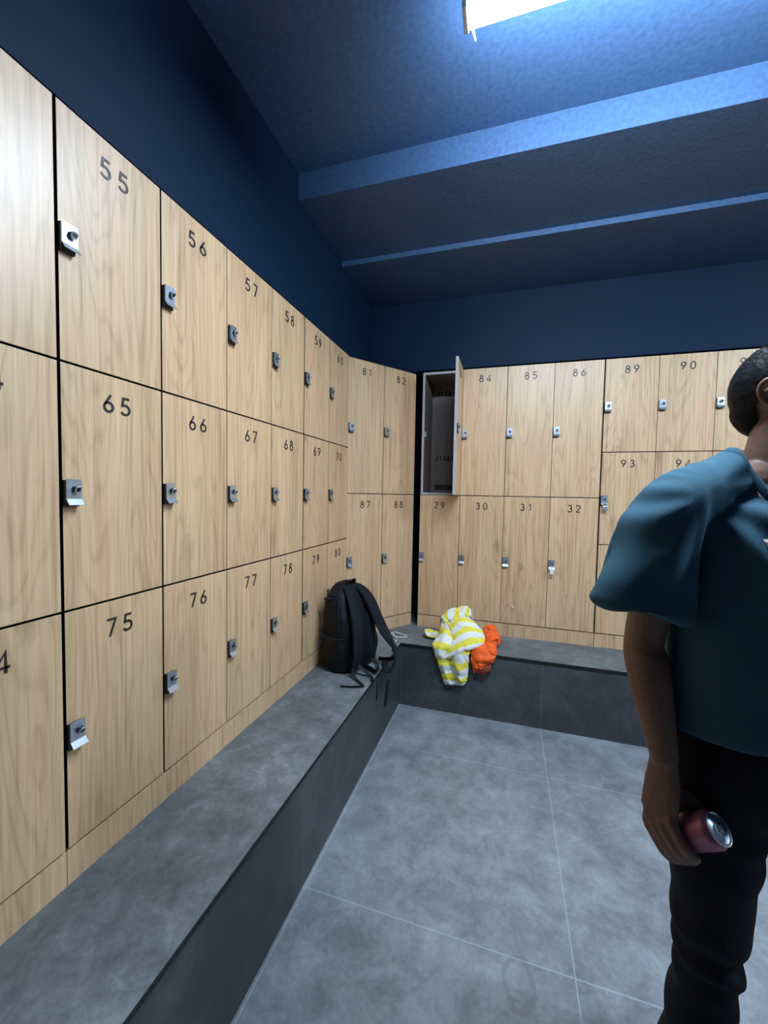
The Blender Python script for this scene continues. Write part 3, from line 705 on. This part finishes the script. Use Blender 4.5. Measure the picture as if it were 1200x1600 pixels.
# ------------------------------------------------------------------ the man
def build_man():
    t = thing('person', 'man in a teal t-shirt and black trousers standing at the right, holding a pink can', 'person', (.5477, 1.0574, 0), math.radians(17.075))
    # local frame: -y is his front, -x his right side (left in the picture)
    SH, EL, WR = Vector((-.205, .0, 1.405)), Vector((-.250, .030, 1.115)), Vector((-.236, -.030, .885))
    a_ = Vector((.35, -.65, .67)).normalized()                       # axis of the can
    LID = Vector((-.172, -.100, .788)); CC = LID - a_*.060
    e1 = Vector((-1, -.15, .12)); e1 = (e1 - a_*e1.dot(a_)).normalized()
    e2 = a_.cross(e1); e2 = e2 if e2.z < 0 else -e2
    bm = BM()
    # torso and legs
    tube(bm, [(0, .01, .86), (0, .01, 1.0), (0, .0, 1.12), (0, .0, 1.28), (0, .012, 1.40), (0, .022, 1.46)],
         [(.135, .088), (.138, .09), (.140, .092), (.150, .098), (.150, .088), (.080, .066)], 28, 5, side=(1, 0, 0))
    tube(bm, [(-.17, .01, 1.425), (0, .02, 1.455), (.17, .01, 1.425)], [.045, .06, .045], 16, 5)
    ellipsoid(bm, (0, .022, 1.462), (.128, .064, .050))
    tube(bm, [(0, .028, 1.43), (.008, .022, 1.50), (.022, .016, 1.58)], [.066, .058, .056], 20, 4)     # neck
    for s, f in ((-1, 0), (1, .10)):
        tube(bm, [(s*.095, .01, .90), (s*.105+f*.45, .0, .70), (s*.102+f, -.006, .50), (s*.090+f*1.25, .014, .30), (s*.105+f*1.4, .035, .09)], [.075, .062, .045, .043, .034], 16, 5)
        tube(bm, [(s*.105+f*1.4, .055, .045), (s*.112+f*1.4, -.05, .035), (s*.118+f*1.4, -.13, .025)], [(.035, .04), (.04, .035), (.035, .018)], 12, 4, side=(1, 0, 0))
    # his right arm
    tube(bm, [SH, SH.lerp(EL, .5)+Vector((-.004, 0, 0)), EL, EL.lerp(WR, .3)+Vector((-.003, 0, 0)), WR], [.046, .044, .039, .042, .0265], 18, 5)
    # left arm hanging relaxed
    L0, L1, L2 = Vector((.205, 0, 1.405)), Vector((.262, .03, 1.115)), Vector((.268, -.03, .87))
    tube(bm, [L0, L0.lerp(L1, .5), L1, L1.lerp(L2, .3), L2], [.052, .046, .039, .040, .0265], 18, 5)
    # head
    HC = Vector((.037, .012, 1.642)); yaw = math.radians(28); Rh = Matrix.Rotation(yaw, 3, 'Z')
    H = lambda x, y, z: HC + Rh @ Vector((x, y, z))
    ellipsoid(bm, HC + Rh @ Vector((0, .012, .025)), (.076, .096, .092), Rh, 32)
    ellipsoid(bm, H(0, -.022, -.045), (.058, .068, .068), Rh, 28)
    ellipsoid(bm, H(0, -.062, -.085), (.028, .026, .022), Rh, 20)       # chin
    tube(bm, [H(0, -.078, .02), H(0, -.098, -.010), H(0, -.108, -.028)], [.008, .010, .013], 12, 4)   # nose
    ellipsoid(bm, H(0, -.096, -.034), (.017, .010, .008), Rh, 16)
    for s in (-1, 1):
        tube(bm, [H(s*.012, -.090, .028), H(s*.03, -.086, .034), H(s*.05, -.070, .028)], [.007]*3, 10, 4)   # brows
        ellipsoid(bm, H(s*.042, -.062, -.022), (.020, .022, .018), Rh, 16)
        # ear: helix, lobe, inner fold
        q = [H(s*.075, -.004, .006), H(s*.086, .002, .026), H(s*.092, .018, .032), H(s*.093, .030, .018), H(s*.090, .028, -.004), H(s*.082, .014, -.022), H(s*.075, .004, -.026)]
        tube(bm, q, [.0048, .0052, .0055, .0055, .0052, .0062, .005], 10, 5)
        tube(bm, [H(s*.080, .006, -.004), H(s*.086, .014, .012), H(s*.085, .020, .0)], [.005, .0055, .006], 10, 4)
        ellipsoid(bm, H(s*.078, .012, .004), (.006, .016, .022), Rh, 14)
    tube(bm, [H(-.022, -.086, -.056), H(0, -.094, -.053), H(.022, -.086, -.056)], [.005, .006, .005], 10, 4)   # lips
    tube(bm, [H(-.020, -.084, -.066), H(0, -.092, -.067), H(.020, -.084, -.066)], [.005, .007, .005], 10, 4)
    # his right hand around the can
    Rc = .033; rf = .0092
    pos = lambda s, deg, rr: LID - a_*s + e1*math.cos(math.radians(deg))*rr + e2*math.sin(math.radians(deg))*rr
    knu = []
    for s, L, r_ in ((.060, 72, .0102), (.080, 90, .0104), (.098, 96, .0098), (.114, 86, .0088)):
        k = pos(s, -28, Rc+.019); knu.append(k)
        pts = [k] + [pos(s + .004*(i/4), -8 + (L+8)*i/4, Rc + r_ + .001 + (.004 if i == 0 else 0)) for i in range(5)]
        tube(bm, pts, [r_*1.18, r_*1.12, r_, r_, r_*.93, r_*.82], 12, 4)
        ellipsoid(bm, pos(s, -16, Rc+.018), (r_*1.25, r_*1.2, r_*1.2), None, 14)
    # metacarpals fan from the wrist to the knuckles
    wr2 = WR + (WR - EL).normalized()*.012
    for k, off in zip(knu, (-.012, -.004, .004, .011)):
        tube(bm, [WR - a_*off*-1.0, wr2.lerp(k, .5) , k], [.017, .0165, .0125], 12, 4)
    pc = (knu[1] + knu[2])/2
    tube(bm, [WR, wr2.lerp(pc, .45), wr2.lerp(pc, .9)], [(.026, .020), (.036, .017), (.038, .014)], 16, 4, side=a_)
    # thumb leaves the side of the palm and closes over the front of the can
    tube(bm, [WR + a_*.008, pos(.060, -62, Rc+.034), pos(.040, -84, Rc+.021), pos(.032, -118, Rc+.0125), pos(.036, -150, Rc+.010)], [.019, .0185, .0145, .0120, .009], 12, 5)
    # left hand, relaxed
    d = (L2 - L1).normalized(); P0 = L2 + d*.012
    tube(bm, [L2, P0 + d*.04, P0 + d*.085], [(.025, .018), (.018, .040), (.014, .040)], 16, 4, side=(1, 0, 0))
    for i, (L, r_) in enumerate(((.072, .0095), (.080, .0098), (.074, .0094), (.058, .0082))):
        y = -.030 + .020*i; b0 = P0 + d*.080 + Vector((0, y, 0))
        tube(bm, [b0, b0 + d*L*.4 + Vector((-.006, 0, 0)), b0 + d*L*.72 + Vector((-.020, 0, 0)), b0 + d*L*.93 + Vector((-.036, 0, 0))], [r_*1.1, r_, r_*.93, r_*.8], 12, 4)
    tube(bm, [P0 + Vector((-.004, -.022, 0)), P0 + d*.035 + Vector((-.012, -.048, 0)), P0 + d*.070 + Vector((-.020, -.056, 0)), P0 + d*.092 + Vector((-.024, -.055, 0))], [.016, .0135, .0115, .009], 12, 4)
    me = fin(remeshed(bm, .0034, 4), M_skin, 'body'); obj('body', me, t)
    # hair: short, shell over crown, sides and nape
    bm = BM(); ellipsoid(bm, HC + Rh @ Vector((0, .014, .028)), (.0835, .104, .104), Rh, 40)
    ellipsoid(bm, H(0, .045, -.010), (.066, .068, .070), Rh, 32)
    ellipsoid(bm, H(-.01, -.060, .085), (.055, .045, .040), Rh, 24)
    def hd(p, n):
        return noise.noise(p*50)*.0015 + noise.noise(p*120)*.0012
    hm = remeshed(bm, .004, 3, hd)
    b2 = BM(); b2.from_mesh(hm); bpy.data.meshes.remove(hm)
    Ri = Rh.inverted(); kill = []
    for v in b2.verts:
        q = Ri @ (v.co - HC)
        face = q.y < -.045 and q.z < .062 - max(0, abs(q.x)-.045)*.2
        side = q.y < .044 and q.z < -.012 + max(0, (-.018-q.y))*2.0 and abs(q.x) > .03 and q.y > -.2
        ear = abs(q.x) > .055 and -.022 < q.y < .040 and q.z < .034
        nape = q.z < -.072 + max(0, .05-q.y)*.5
        if face or side or nape or ear: kill.append(v)
    bmesh.ops.delete(b2, geom=kill, context='VERTS')
    # short tufts breaking the outline on top
    rnd = random.Random(4)
    for _ in range(1500):
        th = rnd.uniform(0, 2*PI); ph = rnd.uniform(0, 1.25); q = Vector((math.sin(ph)*math.cos(th)*.082, math.sin(ph)*math.sin(th)*.103 + .012, math.cos(ph)*.103 + .026))
        if q.y < -.05 and q.z < .07: continue
        b0 = HC + Rh @ q; nrm = (Rh @ Vector((q.x/.082, (q.y-.012)/.103, (q.z-.026)/.103))).normalized()
        fl = Rh @ Vector((rnd.uniform(-.5, .5), -1.0 + rnd.uniform(-.3, .3), rnd.uniform(-.1, .3)))
        tipv = b0 + (nrm*.45 + fl*.9).normalized()*rnd.uniform(.009, .017)
        sd = nrm.cross(fl).normalized()*.0012
        m1 = b0.lerp(tipv, .55) + nrm*.003
        v = [b2.verts.new(p) for p in (b0 - nrm*.004 + sd, b0 - nrm*.004 - sd, m1 - sd*.8, m1 + sd*.8, tipv)]
        b2.faces.new((v[0], v[1], v[2], v[3])); b2.faces.new((v[3], v[2], v[4]))
    me = bpy.data.meshes.new('hair'); b2.to_mesh(me); b2.free(); me.materials.append(M_hair)
    for p in me.polygons: p.use_smooth = True
    obj('hair', me, t)
    for s in (-1, 1):
        bm = BM(); ellipsoid(bm, H(s*.030, -.079, .012), (.012, .009, .008), Rh, 16); part('eye', bm, M_eye, t, True)
    # t-shirt
    bm = BM()
    tube(bm, [(0, .01, .945), (0, .005, 1.02), (0, .0, 1.14), (0, -.002, 1.28), (0, .010, 1.385), (0, .022, 1.455)],
         [(.212, .138), (.207, .133), (.203, .127), (.200, .130), (.190, .112), (.105, .080)], 32, 5, side=(1, 0, 0), round_caps=False)
    for s in (-1, 1):
        tube(bm, [(s*.05, .020, 1.476), (s*.13, .014, 1.456), (s*.207, .006, 1.420), (s*.252, .005, 1.345), (s*.272, .008, 1.27), (s*.286, .010, 1.190)],
             [(.058, .062), (.066, .058), (.074, .064), (.080, .070), (.086, .082), (.092, .096)], 24, 6, side=(0, 1, 0), round_caps=False)
    ellipsoid(bm, (0, .020, 1.462), (.138, .092, .058))
    def sd(p, n):
        # draping folds: radiating from the shoulder point, and vertical ones in the sleeve
        v = 0.0
        for s in (-1, 1):
            # drag lines from the neck and shoulder point towards the middle of the chest
            if p.x*s > -.05 and n.y < .3:
                q = Vector((p.x - s*.19, p.z - 1.44)); r_ = q.length; an = math.atan2(q.y, q.x*s)
                amp = min(1, max(0, r_-.04)*9)*max(0, 1-r_/.36)
                v += .0095*math.sin(an*11 + 1.6*noise.noise(Vector((r_*5, an*1.2, s*3))))*amp
            if abs(p.x) > .215 and p.z < 1.36:
                k = min(1, (1.36-p.z)*9)
                v += .0055*k*math.sin((math.atan2(p.y, abs(p.x)-.275))*3 + p.z*6 + 1.2)
            if n.y < .35:      # fold along the armhole seam
                g = p.x*s - (.208 + .10*max(0, 1.40-p.z)); v += (.010*math.exp(-(g/.010)**2) - .008*math.exp(-((g+.020)/.014)**2))*math.exp(-((p.z-1.33)/.075)**2)
        v += noise.noise(Vector((p.x*6, p.y*6, p.z*3)))*.008 + noise.noise(Vector((p.x*17, p.y*17, p.z*8)))*.003
        return v + .002
    me = remeshed(bm, .0065, 6, sd)
    # neck opening: drop the cloth inside the collar
    b2 = BM(); b2.from_mesh(me); bpy.data.meshes.remove(me)
    kill = [v for v in b2.verts if ((v.co.x/.104)**2 + ((v.co.y+.012)/.094)**2) < 1 and v.co.z > 1.38]
    bmesh.ops.delete(b2, geom=kill, context='VERTS')
    edge_pts = [v.co.copy() for v in b2.verts if v.is_boundary and v.co.z > 1.36]
    me = bpy.data.meshes.new('t_shirt'); b2.to_mesh(me); b2.free(); me.materials.append(M_shirt)
    for p in me.polygons: p.use_smooth = True
    sh = obj('t_shirt', me, t)
    bm = BM(); ring = []
    for k in range(24):       # the ribbed collar follows the cut edge of the cloth
        th = 2*PI*k/24; c_ = [q for q in edge_pts if abs(math.atan2(math.sin(math.atan2((q.y+.012)/.094, q.x/.104)-th), math.cos(math.atan2((q.y+.012)/.094, q.x/.104)-th))) < .22]
        z_ = sum(q.z for q in c_)/len(c_) if c_ else 1.46
        ring.append((.103*math.cos(th), -.012 + .093*math.sin(th), z_+.002))
    ring.append(ring[0])
    tube(bm, ring, [(.0035, .009)]*25, 10, 2, round_caps=False); part('collar', bm, M_shirt, sh, True)
    from mathutils.bvhtree import BVHTree
    bt = BVHTree.FromPolygons([v.co.copy() for v in me.vertices], [tuple(p.vertices) for p in me.polygons])
    bm = BM(); G = {}
    for i in range(25):
        for j in range(13):
            x = -.108 + .215*i/24 - .012*j/12; z = 1.268 + .085*j/12
            h_ = bt.ray_cast(Vector((x, -1, z)), Vector((0, 1, 0)))
            G[i, j] = bm.verts.new(h_[0] + Vector((0, -.0012, 0)))
    for i in range(24):
        for j in range(12): bm.faces.new((G[i, j], G[i+1, j], G[i+1, j+1], G[i, j+1]))
    pr_ = part('chest_print', bm, M_print, sh, True); sd_ = pr_.modifiers.new('s', 'SOLIDIFY'); sd_.thickness = .0006
    # trousers
    bm = BM()
    tube(bm, [(0, .015, .82), (0, .015, .90), (0, .012, .99)], [(.172, .125), (.178, .128), (.160, .115)], 28, 4, side=(1, 0, 0))
    for s, f in ((-1, 0), (1, .10)):
        tube(bm, [(s*.092, .012, .86), (s*.100+f*.35, .004, .74), (s*.104+f*.7, -.004, .62), (s*.102+f, -.006, .50), (s*.088+f*1.15, .008, .38), (s*.090+f*1.3, .022, .24), (s*.100+f*1.4, .03, .09)],
             [.100, .092, .080, .067, .062, .064, .064], 24, 6)
    tube(bm, [(-.165, .03, .93), (-.176, .03, .86), (-.165, .03, .80)], [(.03, .02), (.045, .028), (.03, .02)], 14, 4, side=(0, 1, 0))   # bulging side pocket
    def pdsp(p, n):
        kn = math.exp(-((p.z-.47)/.10)**2) + .8*math.exp(-((p.z-.13)/.09)**2) + .35
        v = .0055*kn*math.sin(p.z*62 + noise.noise(Vector((p.x*9, p.y*9, p.z*5)))*5)
        return v + noise.noise(p*9)*.006
    me = fin(remeshed(bm, .0065, 4, pdsp), M_pants, 'trousers'); tr = obj('trousers', me, t)
    # shoes
    for s, f in ((-1, .028), (1, .112)):
        bm = BM(); tube(bm, [(s*.135+f, .075, .045), (s*.137+f, .0, .050), (s*.142+f, -.09, .042), (s*.146+f, -.165, .032)], [(.040, .042), (.043, .048), (.048, .038), (.040, .026)], 18, 5, side=(1, 0, 0))
        tube(bm, [(s*.134+f, .045, .05), (s*.134+f, .045, .105)], [.045, .042], 16, 3)
        me = fin(remeshed(bm, .006, 2), M_shoe, 'shoe'); sho = obj('shoe', me, t)
        bm = BM(); tube(bm, [(s*.135+f, .080, .010), (s*.138+f, .0, .010), (s*.143+f, -.09, .010), (s*.147+f, -.175, .010)], [(.044, .010), (.046, .010), (.050, .010), (.040, .010)], 18, 5, side=(1, 0, 0)); part('sole', bm, M_white, sho, True)
    # the can, held but a thing of its own
    Mw = Matrix.Translation((.5477, 1.0574, 0)) @ Matrix.Rotation(math.radians(17.075), 4, 'Z')
    zax = (Mw.to_3x3() @ a_).normalized(); xax = (Mw.to_3x3() @ e1).normalized(); yax = zax.cross(xax)
    o = thing('drink_can', 'pink drink can with a bare silver lid held in the man\'s hand', 'can')
    Mc = Matrix((xax, yax, zax)).transposed().to_4x4(); Mc.translation = Mw @ (LID - a_*.120); o.matrix_world = Mc
    rev = lambda pr: [[(r_*math.cos(2*PI*k/40), r_*math.sin(2*PI*k/40), z) for k in range(40)] for r_, z in pr]
    bm = BM(); loft(bm, rev([(.024, .002), (.026, .0), (.0325, .010), (.033, .014), (.033, .103), (.0325, .107), (.0272, .1165)])); part('can_body', bm, M_can, o, True)
    bm = BM(); loft(bm, rev([(.0272, .1160), (.0278, .1185), (.0276, .1200), (.0262, .1200), (.0252, .1165), (.0225, .1165), (.0215, .1172), (.001, .1172)])); part('lid', bm, M_alu, o, True)
    bm = BM()
    pts = [(.004+.0075*math.cos(q), .0*q + .0075*math.sin(q)*.9, .1192) for q in [2*PI*i/16 for i in range(17)]]
    tube(bm, pts, [(.0016, .001)]*17, 8, 2, side=(0, 0, 1), round_caps=False); cyl(bm, (-.003, 0, .1172), (0, 0, 1), .004, .0022, 14); part('pull_tab', bm, M_alu, o, True)
    bm = BM(); pts = [(-.0125+.0075*math.cos(q), .009*math.sin(q), .1174) for q in [2*PI*i/16 for i in range(17)]]
    tube(bm, pts, [.0006]*17, 6, 2, round_caps=False); part('mouth_score', bm, M_block, o, True)
build_man()
